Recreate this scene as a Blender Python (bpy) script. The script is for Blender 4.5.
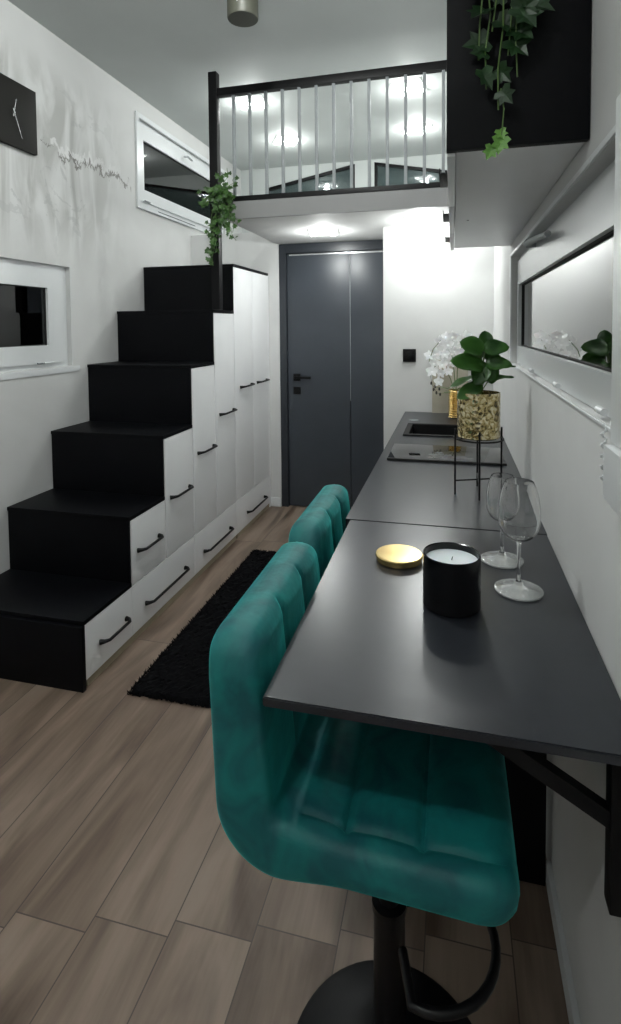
import bpy, bmesh, math, random
from mathutils import Vector, Matrix, Quaternion
random.seed(7)
SC = bpy.context.scene
for o in list(bpy.data.objects): bpy.data.objects.remove(o, do_unlink=True)
COL = SC.collection

# ------------------------------------------------------------------ camera
cam = bpy.data.cameras.new('camera'); camo = bpy.data.objects.new('camera', cam); COL.objects.link(camo)
cr = Vector((0.96898, 0.24698, -0.00899)); cu = Vector((-0.00290, 0.04775, 0.99886)); cf = Vector((-0.24713, 0.96784, -0.04698))
mw = Matrix((( cr.x, cu.x, -cf.x, 0), (cr.y, cu.y, -cf.y, 0), (cr.z, cu.z, -cf.z, 1.5), (0, 0, 0, 1)))
camo.matrix_world = mw
cam.sensor_fit = 'VERTICAL'; cam.sensor_height = 36; cam.lens = 36 * 558 / 1024
cam.shift_y = -(512 - 353) / 1024; cam.clip_start = 0.05
SC.camera = camo

# ------------------------------------------------------------------ world and view
SC.view_settings.view_transform = 'Standard'; SC.view_settings.look = 'None'
SC.view_settings.gamma = 1.0; SC.view_settings.use_curve_mapping = False
SC.view_settings.exposure = 0.72
wd = bpy.data.worlds.new('night'); SC.world = wd; wd.use_nodes = True
wd.node_tree.nodes['Background'].inputs[0].default_value = (0.010, 0.012, 0.016, 1)
wd.node_tree.nodes['Background'].inputs[1].default_value = 1.0

# light levels in watts, used by the lamp builders further down
W_LOFT = 4.2        # each square spot in the loft ceiling
W_UNDER = 5.4        # each square spot under the loft
W_ROOM = 30.0        # the crystal spot over the middle of the room
W_NEAR = 22.0        # the crystal spot behind the viewpoint
LIGHT_COL = (0.97, 1.0, 0.975)

# ------------------------------------------------------------------ materials
def mat(name, col, rough=0.5, metal=0.0, **kw):
    m = bpy.data.materials.new(name); m.use_nodes = True
    b = m.node_tree.nodes['Principled BSDF']
    b.inputs['Base Color'].default_value = (*col, 1); b.inputs['Roughness'].default_value = rough
    b.inputs['Metallic'].default_value = metal
    for k, v in kw.items(): b.inputs[k.replace('_', ' ')].default_value = v
    return m
class NT:
    def __init__(s, m): s.t = m.node_tree; s.b = s.t.nodes['Principled BSDF']
    def n(s, typ, **kw):
        x = s.t.nodes.new(typ)
        for k, v in kw.items():
            if k.startswith('i_'):
                key = k[2:]; key = int(key) if key.isdigit() else key.replace('_', ' ')
                x.inputs[key].default_value = v
            else: setattr(x, k, v)
        return x
    def l(s, a, b): s.t.links.new(a, b)
    def math(s, op, a, b=None, c=None):
        x = s.t.nodes.new('ShaderNodeMath'); x.operation = op
        for i, v in enumerate((a, b, c)):
            if v is None: continue
            if isinstance(v, (int, float)): x.inputs[i].default_value = v
            else: s.l(v, x.inputs[i])
        return x.outputs[0]
    def ramp(s, fac, stops):
        x = s.t.nodes.new('ShaderNodeValToRGB'); e = x.color_ramp.elements
        while len(e) < len(stops): e.new(0.5)
        for i, (p, c) in enumerate(stops): e[i].position = p; e[i].color = (*c, 1)
        s.l(fac, x.inputs[0]); return x.outputs[0]
    def mix(s, fac, a, b, mode='MIX'):
        x = s.t.nodes.new('ShaderNodeMix'); x.data_type = 'RGBA'; x.blend_type = mode
        for i, v in ((0, fac), (6, a), (7, b)):
            if isinstance(v, (int, float)): x.inputs[i].default_value = v
            elif isinstance(v, tuple): x.inputs[i].default_value = (*v, 1)
            else: s.l(v, x.inputs[i])
        return x.outputs[2]
def noisy(name, c1, c2, scale, rough, bump=0.0, metal=0.0, stretch=(1, 1, 1), detail=4, **kw):
    m = mat(name, c1, rough, metal, **kw); N = NT(m)
    tc = N.n('ShaderNodeTexCoord'); mp = N.n('ShaderNodeMapping', i_Scale=stretch); N.l(tc.outputs['Object'], mp.inputs[0])
    no = N.n('ShaderNodeTexNoise', i_Scale=scale, i_Detail=detail); N.l(mp.outputs[0], no.inputs['Vector'])
    N.l(N.ramp(no.outputs['Fac'], [(0.3, c1), (0.7, c2)]), N.b.inputs['Base Color'])
    if bump:
        bp = N.n('ShaderNodeBump', i_Strength=bump, i_Distance=0.01); N.l(no.outputs['Fac'], bp.inputs['Height']); N.l(bp.outputs[0], N.b.inputs['Normal'])
    return m

M = {}
M['white_wall'] = noisy('white_wall', (0.60, 0.605, 0.60), (0.66, 0.665, 0.66), 3, 0.75, 0.05)
M['ceiling'] = noisy('ceiling_paint', (0.50, 0.53, 0.52), (0.54, 0.57, 0.56), 2, 0.7, 0.03)
M['pvc'] = mat('white_pvc', (0.70, 0.72, 0.73), 0.28)
M['white_front'] = noisy('white_front', (0.82, 0.83, 0.84), (0.86, 0.87, 0.88), 4, 0.35)
M['black_board'] = noisy('black_board', (0.0014, 0.0016, 0.0026), (0.0024, 0.0028, 0.004), 6, 0.5, Specular_IOR_Level=0.12)
M['black_metal'] = mat('black_metal', (0.0035, 0.0035, 0.0042), 0.45, 0.0, Specular_IOR_Level=0.22)
M['counter'] = noisy('anthracite_laminate', (0.014, 0.016, 0.021), (0.017, 0.019, 0.024), 30, 0.28)
M['door'] = noisy('slate_door', (0.036, 0.044, 0.055), (0.042, 0.050, 0.062), 5, 0.38)
M['door_frame'] = mat('slate_frame', (0.022, 0.027, 0.034), 0.4)
M['silver'] = mat('silver_strip', (0.75, 0.77, 0.78), 0.25, 0.9)
M['grey_metal'] = mat('grey_paint_metal', (0.27, 0.29, 0.30), 0.55, 0.0)
M['gold'] = noisy('gold', (0.72, 0.50, 0.18), (0.86, 0.66, 0.30), 12, 0.22, 0.0, 1.0)
M['gloss_black'] = mat('gloss_black', (0.003, 0.003, 0.004), 0.2, Specular_IOR_Level=0.35)
M['stool_black'] = mat('stool_black', (0.004, 0.004, 0.005), 0.35, Specular_IOR_Level=0.3)
M['hob_glass'] = mat('hob_glass', (0.004, 0.004, 0.005), 0.04)
M['sink'] = noisy('black_granite', (0.003, 0.003, 0.003), (0.006, 0.006, 0.007), 200, 0.6, Specular_IOR_Level=0.2)
M['wax'] = mat('wax', (0.78, 0.78, 0.80), 0.5, Subsurface_Weight=0.2)
M['fascia'] = mat('grey_fascia', (0.26, 0.26, 0.26), 0.6)
M['soil'] = noisy('soil', (0.02, 0.013, 0.008), (0.05, 0.035, 0.02), 60, 0.9, 0.5)
M['petal'] = mat('petal', (0.88, 0.88, 0.88), 0.5, Subsurface_Weight=0.1)
M['bud'] = mat('dark_bud', (0.03, 0.03, 0.025), 0.5)
M['stem_green'] = mat('stem_green', (0.07, 0.13, 0.03), 0.5)
M['beige'] = noisy('beige_panel', (0.42, 0.39, 0.31), (0.48, 0.45, 0.37), 12, 0.4)
M['clock'] = mat('clock_face', (0.008, 0.0075, 0.006), 0.6, Specular_IOR_Level=0.25)
M['rubber'] = mat('rubber', (0.01, 0.01, 0.01), 0.7)
M['plinth'] = mat('beige_plinth', (0.36, 0.31, 0.22), 0.6)
M['lamp_grey'] = mat('olive_grey_lamp', (0.055, 0.057, 0.042), 0.5, 0.0)
M['blind'] = mat('pane_reflection_grey', (0.20, 0.25, 0.25), 0.8)  # teal grey of the pale reflection in the gable panes, put into a colour
M['outside'] = mat('outside_wall', (0.05, 0.055, 0.06), 0.8)

def leafmat(name, c1, c2, scale=18, rough=0.4):
    return noisy(name, c1, c2, scale, rough, 0.1)
M['leaf_dark'] = leafmat('fig_leaf', (0.014, 0.065, 0.010), (0.060, 0.18, 0.026), 14, 0.4)
M['ivy'] = leafmat('ivy_leaf', (0.012, 0.045, 0.008), (0.065, 0.15, 0.03), 26, 0.45)
M['ivy_shaded'] = leafmat('ivy_leaf_shaded', (0.003, 0.017, 0.004), (0.010, 0.045, 0.008), 14, 0.45)  # hanging ivy, with the shade at the cabinet end put into its green

def glass_mat(name, tint=(1, 1, 1), rough=0.0, ior=1.45):
    m = mat(name, tint, rough); b = m.node_tree.nodes['Principled BSDF']
    b.inputs['Transmission Weight'].default_value = 1.0; b.inputs['IOR'].default_value = ior
    return m
M['crystal'] = glass_mat('clear_glass')

# window pane: a thin mirror-and-see-through sheet, double glazed so it reflects twice as much as one sheet
def pane_mat():
    m = bpy.data.materials.new('window_pane'); m.use_nodes = True; t = m.node_tree; t.nodes.clear()
    out = t.nodes.new('ShaderNodeOutputMaterial'); mx = t.nodes.new('ShaderNodeMixShader')
    tr = t.nodes.new('ShaderNodeBsdfTransparent'); tr.inputs[0].default_value = (0.75, 0.80, 0.80, 1)
    gl = t.nodes.new('ShaderNodeBsdfGlossy'); gl.inputs['Roughness'].default_value = 0.01
    fr = t.nodes.new('ShaderNodeFresnel'); fr.inputs[0].default_value = 1.52
    mu = t.nodes.new('ShaderNodeMath'); mu.operation = 'MULTIPLY'; mu.inputs[1].default_value = 1.9; mu.use_clamp = True
    t.links.new(fr.outputs[0], mu.inputs[0]); t.links.new(mu.outputs[0], mx.inputs[0])
    t.links.new(tr.outputs[0], mx.inputs[1]); t.links.new(gl.outputs[0], mx.inputs[2]); t.links.new(mx.outputs[0], out.inputs[0])
    return m
M['pane'] = pane_mat()

def emis(name, col, s):
    m = mat(name, (0.9, 0.9, 0.9)); b = m.node_tree.nodes['Principled BSDF']
    b.inputs['Emission Color'].default_value = (*col, 1); b.inputs['Emission Strength'].default_value = s
    return m
M['bulb'] = emis('lit_bulb', LIGHT_COL, 30.0)
M['bulb_ring'] = emis('lit_crystal_core', LIGHT_COL, 12.0)
M['spot_glass'] = emis('lit_crystal_plate', LIGHT_COL, 1.6)

def velvet():
    m = mat('teal_velvet', (0.001, 0.13, 0.13), 0.6); N = NT(m)
    N.b.inputs['Sheen Weight'].default_value = 0.55; N.b.inputs['Sheen Roughness'].default_value = 0.35
    N.b.inputs['Sheen Tint'].default_value = (0.05, 0.85, 0.80, 1)
    tc = N.n('ShaderNodeTexCoord'); no = N.n('ShaderNodeTexNoise', i_Scale=9, i_Detail=3, i_Distortion=1.2); N.l(tc.outputs['Object'], no.inputs['Vector'])
    N.l(N.ramp(no.outputs['Fac'], [(0.36, (0.0003, 0.078, 0.088)), (0.5, (0.0007, 0.118, 0.120)), (0.70, (0.0015, 0.170, 0.160))]), N.b.inputs['Base Color'])
    n2 = N.n('ShaderNodeTexNoise', i_Scale=24, i_Detail=3); N.l(tc.outputs['Object'], n2.inputs['Vector'])
    bp = N.n('ShaderNodeBump', i_Strength=0.25, i_Distance=0.01); N.l(n2.outputs['Fac'], bp.inputs['Height']); N.l(bp.outputs[0], N.b.inputs['Normal'])
    return m
M['velvet'] = velvet()

def floor_mat():
    m = mat('oak_laminate', (0.2, 0.15, 0.12), 0.42); N = NT(m)
    tc = N.n('ShaderNodeTexCoord'); sp = N.n('ShaderNodeSeparateXYZ'); N.l(tc.outputs['Object'], sp.inputs[0])
    x, y = sp.outputs[0], sp.outputs[1]
    u = N.math('DIVIDE', N.math('ADD', x, 0.882 + 0.205 * 20), 0.205)
    idx = N.math('FLOOR', u); fx = N.math('FRACT', u)
    # the cross joint of each row steps by an uneven amount
    off = N.math('MULTIPLY', N.math('FRACT', N.math('MULTIPLY', N.math('SUBTRACT', idx, 20), 0.969)), 1.28)
    v = N.math('DIVIDE', N.math('ADD', N.math('SUBTRACT', y, 1.176), N.math('ADD', off, 12.8)), 1.28)
    idy = N.math('FLOOR', v); fy = N.math('FRACT', v)
    wn = N.n('ShaderNodeTexWhiteNoise', noise_dimensions='2D'); cb = N.n('ShaderNodeCombineXYZ'); N.l(idx, cb.inputs[0]); N.l(idy, cb.inputs[1]); N.l(cb.outputs[0], wn.inputs['Vector'])
    cb2 = N.n('ShaderNodeCombineXYZ'); N.l(N.math('MULTIPLY', x, 7), cb2.inputs[0]); N.l(N.math('MULTIPLY', y, 1.3), cb2.inputs[1]); N.l(N.math('MULTIPLY', wn.outputs['Value'], 40), cb2.inputs[2])
    n1 = N.n('ShaderNodeTexNoise', i_Scale=1.0, i_Detail=5, i_Distortion=0.8); N.l(cb2.outputs[0], n1.inputs['Vector'])
    cb3 = N.n('ShaderNodeCombineXYZ'); N.l(N.math('MULTIPLY', x, 90), cb3.inputs[0]); N.l(N.math('MULTIPLY', y, 5), cb3.inputs[1]); N.l(wn.outputs['Value'], cb3.inputs[2])
    n2 = N.n('ShaderNodeTexNoise', i_Scale=1.0, i_Detail=4); N.l(cb3.outputs[0], n2.inputs['Vector'])
    f = N.math('ADD', N.math('MULTIPLY', n1.outputs['Fac'], 0.88), N.math('MULTIPLY', n2.outputs['Fac'], 0.12))
    f = N.math('ADD', f, N.math('MULTIPLY', N.math('SUBTRACT', wn.outputs['Value'], 0.5), 0.10))
    c = N.ramp(f, [(0.30, (0.075, 0.049, 0.034)), (0.43, (0.145, 0.102, 0.075)), (0.57, (0.225, 0.168, 0.128)), (0.75, (0.275, 0.215, 0.170))])
    jx = N.math('MINIMUM', fx, N.math('SUBTRACT', 1.0, fx)); jy = N.math('MINIMUM', fy, N.math('SUBTRACT', 1.0, fy))
    j = N.math('MAXIMUM', N.math('LESS_THAN', jx, 0.008), N.math('LESS_THAN', jy, 0.0013))
    N.l(N.mix(j, c, (0.060, 0.044, 0.034)), N.b.inputs['Base Color'])
    return m
M['floor'] = floor_mat()

def cracked_wall():
    m = mat('concrete_wallpaper', (0.6, 0.6, 0.6), 0.7); N = NT(m)
    tc = N.n('ShaderNodeTexCoord'); P = tc.outputs['Object']
    sp = N.n('ShaderNodeSeparateXYZ'); N.l(P, sp.inputs[0]); y, z = sp.outputs[1], sp.outputs[2]
    def nz(scale, det, dist=0.0, st=(1, 1, 1), rough=0.5):
        mp = N.n('ShaderNodeMapping', i_Scale=st); N.l(P, mp.inputs[0])
        q = N.n('ShaderNodeTexNoise', i_Scale=scale, i_Detail=det, i_Distortion=dist, i_Roughness=rough); N.l(mp.outputs[0], q.inputs['Vector']); return q.outputs['Fac']
    base = N.ramp(nz(1.3, 5, 0.6), [(0.3, (0.52, 0.525, 0.52)), (0.7, (0.63, 0.635, 0.63))])
    # vertical streaks, stronger below the crack band
    st = N.ramp(nz(2.4, 5, 0.9, (1, 3.0, 0.8)), [(0.40, (0.60, 0.60, 0.58)), (0.50, (0.85, 0.85, 0.84)), (0.60, (1.08, 1.08, 1.08))])
    zone = N.math('MULTIPLY', N.math('SMOOTH_MIN', 1.0, N.math('MAXIMUM', N.math('MULTIPLY', N.math('SUBTRACT', 3.45, y), 2.0), 0.0), 0.2),
                  N.math('MULTIPLY', N.math('MINIMUM', 1.0, N.math('MAXIMUM', N.math('MULTIPLY', N.math('SUBTRACT', z, 1.85), 3.0), 0.0)), N.math('MINIMUM', 1.0, N.math('MAXIMUM', N.math('MULTIPLY', N.math('SUBTRACT', 3.0, z), 4.0), 0.0))))
    c = N.mix(N.math('MULTIPLY', zone, 0.75), base, N.mix(1.0, base, st, 'MULTIPLY'))
    # flaked patches
    pt = N.math('GREATER_THAN', nz(3.4, 6, 1.5, (1, 1, 1), 0.6), 0.60)
    c = N.mix(N.math('MULTIPLY', N.math('MULTIPLY', pt, zone), 0.42), c, (0.36, 0.37, 0.37))
    # the crack itself: a wandering line about z 2.5
    w = N.math('ADD', N.math('MULTIPLY', N.math('SUBTRACT', nz(5.0, 10, 1.6, (1, 1, 0.35), 0.75), 0.5), 0.42), 2.50)
    d = N.math('ABSOLUTE', N.math('SUBTRACT', z, w))
    ck = N.math('MULTIPLY', N.math('LESS_THAN', d, N.math('MULTIPLY', N.math('SUBTRACT', nz(9, 3), 0.30), 0.055)), N.math('MULTIPLY', N.math('GREATER_THAN', y, 2.62), N.math('LESS_THAN', y, 3.5)))
    c = N.mix(N.math('MULTIPLY', ck, 0.8), c, (0.13, 0.12, 0.11))
    w2 = N.math('ADD', w, 0.035); d2 = N.math('ABSOLUTE', N.math('SUBTRACT', z, w2))
    hi = N.math('MULTIPLY', N.math('LESS_THAN', d2, 0.018), N.math('GREATER_THAN', y, 2.7))
    c = N.mix(N.math('MULTIPLY', N.math('MULTIPLY', hi, zone), 0.6), c, (0.78, 0.78, 0.78))
    N.l(c, N.b.inputs['Base Color'])
    return m
M['cracked'] = cracked_wall()

def foil_mat():
    m = mat('gold_flecked_glass', (0.8, 0.7, 0.45), 0.12, 0.0); N = NT(m)
    tc = N.n('ShaderNodeTexCoord'); vo = N.n('ShaderNodeTexVoronoi', i_Scale=60); no = N.n('ShaderNodeTexNoise', i_Scale=48, i_Detail=5, i_Distortion=1.4)
    N.l(tc.outputs['Object'], vo.inputs['Vector']); N.l(tc.outputs['Object'], no.inputs['Vector'])
    f = N.math('GREATER_THAN', no.outputs['Fac'], 0.42)
    N.l(N.ramp(no.outputs['Fac'], [(0.36, (0.12, 0.095, 0.035)), (0.50, (0.55, 0.44, 0.20)), (0.64, (0.90, 0.82, 0.58))]), N.b.inputs['Base Color'])
    N.l(N.math('MULTIPLY', f, 0.9), N.b.inputs['Metallic'])
    N.l(N.math('MULTIPLY', N.math('SUBTRACT', 1.0, f), 0.45), N.b.inputs['Transmission Weight'])
    bp = N.n('ShaderNodeBump', i_Strength=0.5, i_Distance=0.004); N.l(vo.outputs['Distance'], bp.inputs['Height']); N.l(bp.outputs[0], N.b.inputs['Normal'])
    return m
M['foil'] = foil_mat()

# ------------------------------------------------------------------ mesh helpers
def link_mesh(name, bm, m, parent=None, smooth=False, loc=(0, 0, 0)):
    me = bpy.data.meshes.new(name); bmesh.ops.recalc_face_normals(bm, faces=bm.faces[:]) if bm.faces else None
    bm.to_mesh(me); bm.free(); o = bpy.data.objects.new(name, me); COL.objects.link(o)
    if m: me.materials.append(m)
    if smooth:
        for p in me.polygons: p.use_smooth = True
        if smooth != 'all':
            me.set_sharp_from_angle(angle=math.radians(38))
    if parent: o.parent = parent
    o.location = loc
    return o
def empty(name, loc=(0, 0, 0), rz=0.0):
    o = bpy.data.objects.new(name, None); COL.objects.link(o); o.location = loc; o.rotation_euler = (0, 0, rz); o.empty_display_size = 0.05; return o
def tag(o, label, cat, group=None, kind=None):
    o['label'] = label; o['category'] = cat
    if group: o['group'] = group
    if kind: o['kind'] = kind
    return o
def structure(o, label=None):
    o['kind'] = 'structure'
    if label: o['label'] = label
    return o
def add_box(bm, x0, x1, y0, y1, z0, z1, bev=0.0, seg=2):
    r = bmesh.ops.create_cube(bm, size=1.0); vs = r['verts']
    for v in vs: v.co = Vector(((x0 + x1) / 2 + v.co.x * (x1 - x0), (y0 + y1) / 2 + v.co.y * (y1 - y0), (z0 + z1) / 2 + v.co.z * (z1 - z0)))
    if bev > 0:
        es = list({e for v in vs for e in v.link_edges})
        bmesh.ops.bevel(bm, geom=es, offset=bev, segments=seg, profile=0.7, affect='EDGES')
def box(name, x0, x1, y0, y1, z0, z1, m, parent=None, bev=0.0, seg=2):
    bm = bmesh.new(); add_box(bm, x0, x1, y0, y1, z0, z1, bev, seg); return link_mesh(name, bm, m, parent, bool(bev))
def add_tube(bm, pts, r, seg=10, cap=True, closed=False):
    pts = [Vector(p) for p in pts]; n = len(pts); rings = []
    rr = r if isinstance(r, (list, tuple)) else [r] * n
    up = None
    for i, p in enumerate(pts):
        if closed: t = (pts[(i + 1) % n] - pts[i - 1]).normalized()
        else: t = (pts[min(i + 1, n - 1)] - pts[max(i - 1, 0)]).normalized()
        if up is None:
            a = Vector((0, 0, 1)) if abs(t.z) < 0.9 else Vector((1, 0, 0)); up = (a - t * a.dot(t)).normalized()
        else: up = (up - t * up.dot(t)).normalized()
        s = t.cross(up)
        rings.append([bm.verts.new(p + (up * math.cos(2 * math.pi * k / seg) + s * math.sin(2 * math.pi * k / seg)) * rr[i]) for k in range(seg)])
    for i in range(n if closed else n - 1):
        a, b = rings[i], rings[(i + 1) % n]
        for k in range(seg): bm.faces.new((a[k], a[(k + 1) % seg], b[(k + 1) % seg], b[k]))
    if cap and not closed: bm.faces.new(rings[0][::-1]); bm.faces.new(rings[-1])
def add_lathe(bm, prof, c=(0, 0, 0), seg=48, capb=True, capt=True):
    rings = []
    for (r, z) in prof:
        if r < 1e-5: rings.append([bm.verts.new((c[0], c[1], c[2] + z))])
        else: rings.append([bm.verts.new((c[0] + r * math.cos(2 * math.pi * k / seg), c[1] + r * math.sin(2 * math.pi * k / seg), c[2] + z)) for k in range(seg)])
    for a, b in zip(rings, rings[1:]):
        for k in range(seg):
            k2 = (k + 1) % seg
            if len(a) == 1 and len(b) == 1: continue
            if len(a) == 1: bm.faces.new((a[0], b[k2], b[k]))
            elif len(b) == 1: bm.faces.new((a[k], a[k2], b[0]))
            else: bm.faces.new((a[k], a[k2], b[k2], b[k]))
    if capb and len(rings[0]) > 1: bm.faces.new(rings[0][::-1])
    if capt and len(rings[-1]) > 1: bm.faces.new(rings[-1])
def lathe(name, prof, m, parent=None, c=(0, 0, 0), seg=48, **kw):
    bm = bmesh.new(); add_lathe(bm, prof, c, seg, **kw); return link_mesh(name, bm, m, parent, True)
def tube(name, pts, r, m, parent=None, seg=10, closed=False):
    bm = bmesh.new(); add_tube(bm, pts, r, seg, closed=closed); return link_mesh(name, bm, m, parent, True)
def slab_holes(bm, axis, t0, t1, us, vs, holes):
    """a slab standing on `axis` between t0 and t1; (u, v) are the two other axes in order; holes are (u0,u1,v0,v1)"""
    us = sorted(set(us) | {h[0] for h in holes} | {h[1] for h in holes}); vs = sorted(set(vs) | {h[2] for h in holes} | {h[3] for h in holes})
    def solid(i, j):
        if i < 0 or j < 0 or i >= len(us) - 1 or j >= len(vs) - 1: return False
        cu_, cv_ = (us[i] + us[i + 1]) / 2, (vs[j] + vs[j + 1]) / 2
        return not any(h[0] < cu_ < h[1] and h[2] < cv_ < h[3] for h in holes)
    cache = {}
    def V(i, j, t):
        k = (i, j, t)
        if k not in cache:
            u, v = us[i], vs[j]; T = t1 if t else t0
            cache[k] = bm.verts.new({'x': (T, u, v), 'y': (u, T, v), 'z': (u, v, T)}[axis])
        return cache[k]
    for i in range(len(us) - 1):
        for j in range(len(vs) - 1):
            if not solid(i, j): continue
            for t in (0, 1): bm.faces.new((V(i, j, t), V(i + 1, j, t), V(i + 1, j + 1, t), V(i, j + 1, t)))
            if not solid(i - 1, j): bm.faces.new((V(i, j, 0), V(i, j + 1, 0), V(i, j + 1, 1), V(i, j, 1)))
            if not solid(i + 1, j): bm.faces.new((V(i + 1, j, 0), V(i + 1, j + 1, 0), V(i + 1, j + 1, 1), V(i + 1, j, 1)))
            if not solid(i, j - 1): bm.faces.new((V(i, j, 0), V(i + 1, j, 0), V(i + 1, j, 1), V(i, j, 1)))
            if not solid(i, j + 1): bm.faces.new((V(i, j + 1, 0), V(i + 1, j + 1, 0), V(i + 1, j + 1, 1), V(i, j + 1, 1)))
def slab(name, axis, t0, t1, u, v, holes, m, parent=None):
    bm = bmesh.new(); slab_holes(bm, axis, t0, t1, u, v, holes); return link_mesh(name, bm, m, parent)

# ------------------------------------------------------------------ room shell
XL, XR, YB, YE, ZC = -2.17, 0.26, -1.70, 5.60, 3.15
WT = 0.13
structure(box('floor', XL - WT, XR + WT, YB - WT, YE + WT, -0.06, 0.0, M['floor']))
structure(box('ceiling', XL - WT, XR + WT, YB - WT, YE + WT, ZC, ZC + 0.1, M['ceiling']))
W1 = (1.55, 2.83, 1.285, 1.86)      # low window in the left wall (y0,y1,z0,z1)
W2 = (3.60, 5.15, 2.38, 3.0)        # high window in the left wall
W3 = (0.86, 2.70, 1.325, 1.81)      # kitchen window in the right wall
structure(slab('wall_left', 'x', XL - WT, XL, (YB, YE), (0, ZC), [W1, W2], M['cracked']))
structure(slab('wall_right', 'x', XR, XR + WT, (YB, YE), (0, ZC), [W3], M['white_wall']))
structure(box('wall_behind', XL - WT, XR + WT, YB - WT, YB, 0, ZC, M['white_wall']))

# gable end of the loft with two windows under a sloping head
g_xc = -0.855
def gable_z(x): return 3.145 - 0.19 * abs(x + 0.855)
def gable_wall():
    bm = bmesh.new(); y0, y1 = YE, YE + WT
    add_box(bm, XL, -1.90, y0, y1, 0, ZC); add_box(bm, 0.12, XR, y0, y1, 0, ZC)
    add_box(bm, -1.90, 0.12, y0, y1, 0, 2.45); add_box(bm, -0.955, -0.76, y0, y1, 2.45, ZC)
    for xa, xb in ((-1.90, -0.955), (-0.76, 0.12)):
        za, zb = gable_z(xa), gable_z(xb)
        vs = [bm.verts.new(p) for p in ((xa, y0, za), (xb, y0, zb), (xb, y0, ZC), (xa, y0, ZC), (xa, y1, za), (xb, y1, zb), (xb, y1, ZC), (xa, y1, ZC))]
        for f in ((0, 1, 2, 3), (4, 5, 6, 7), (0, 1, 5, 4), (1, 2, 6, 5), (2, 3, 7, 6), (3, 0, 4, 7)): bm.faces.new([vs[i] for i in f])
    return structure(link_mesh('wall_loft_end', bm, M['ceiling']))
gable_wall()
def gable_window(n, xa, xb):
    w = structure(empty('window_%d' % n, ((xa + xb) / 2, YE, 2.45)))
    def poly(pts, y0, y1):
        bm = bmesh.new(); a = [bm.verts.new((x - w.location.x, y0 - YE, z - 2.45)) for x, z in pts]; b = [bm.verts.new((x - w.location.x, y1 - YE, z - 2.45)) for x, z in pts]
        bm.faces.new(a); bm.faces.new(b[::-1])
        for i in range(len(pts)): bm.faces.new((a[i], a[(i + 1) % len(pts)], b[(i + 1) % len(pts)], b[i]))
        return bm
    za, zb = gable_z(xa), gable_z(xb); e = 0.025
    bm = poly([(xa, za - e), (xb, zb - e), (xb, zb), (xa, za)], YE + 0.01, YE + 0.05)
    add_box(bm, xa - w.location.x, xb - w.location.x, 0.01, 0.05, 0, e)
    for x0, zz in ((xa, gable_z(xa + e)), (xb - e, gable_z(xb - e))): add_box(bm, x0 - w.location.x, x0 + e - w.location.x, 0.01, 0.05, 0, zz - 2.45 - 0.012)
    link_mesh('window_frame', bm, M['black_metal'], w)
    box('blind', xa + e + 0.001 - w.location.x, xb - e - 0.001 - w.location.x, 0.060, 0.064, 0.0, min(gable_z(xa), gable_z(xb)) - 2.45 + 0.15, M['blind'], w)  # added sheet behind the glass, its grey imitates the pane's reflection
    link_mesh('pane', poly([(xa + e, 2.45 + e), (xb - e, 2.45 + e), (xb - e, gable_z(xb - e) - e), (xa + e, gable_z(xa + e) - e)], YE + 0.025, YE + 0.031), M['pane'], w)
gable_window(4, -1.90, -0.955); gable_window(5, -0.76, 0.12)

# loft floor: full width over the entrance, open above the tall cupboard
LZ0, LZ1, LY = 2.18, 2.285, 3.30
bm = bmesh.new()
add_box(bm, -1.40, XR, LY + 0.02, YE, LZ0, LZ1); add_box(bm, XL, -1.40, 4.46, YE, LZ0, LZ1)
structure(link_mesh('ceiling_under_loft', bm, M['white_wall']))
structure(box('trim_1', -1.405, XR, LY, LY + 0.02, LZ0 - 0.002, LZ1, M['fascia']))
# entrance wall pieces below the loft
structure(box('wall_kitchen_end', -0.466, XR, 3.87, 3.99, 0, LZ0, M['white_wall']))
structure(box('wall_entrance', -0.466, -0.40, 3.99, 4.52, 0, LZ0, M['white_wall']))
bm = bmesh.new(); add_box(bm, XL, -1.385, 4.40, 4.46, 0, LZ1); structure(link_mesh('wall_stair_end', bm, M['white_wall']))
structure(box('wall_back', -1.385, -0.466, 4.52, 4.56, 0, LZ0, M['outside']))
structure(box('baseboard_back', -1.473, -1.387, 4.385, 4.398, 0, 0.075, M['pvc'], bev=0.003))
structure(box('baseboard_right', XR - 0.014, XR, YB + 0.01, 1.545, 0, 0.062, M['pvc'], bev=0.003))
structure(box('baseboard_left', XL, XL + 0.014, YB + 0.01, 1.955, 0, 0.062, M['pvc'], bev=0.003))

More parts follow.
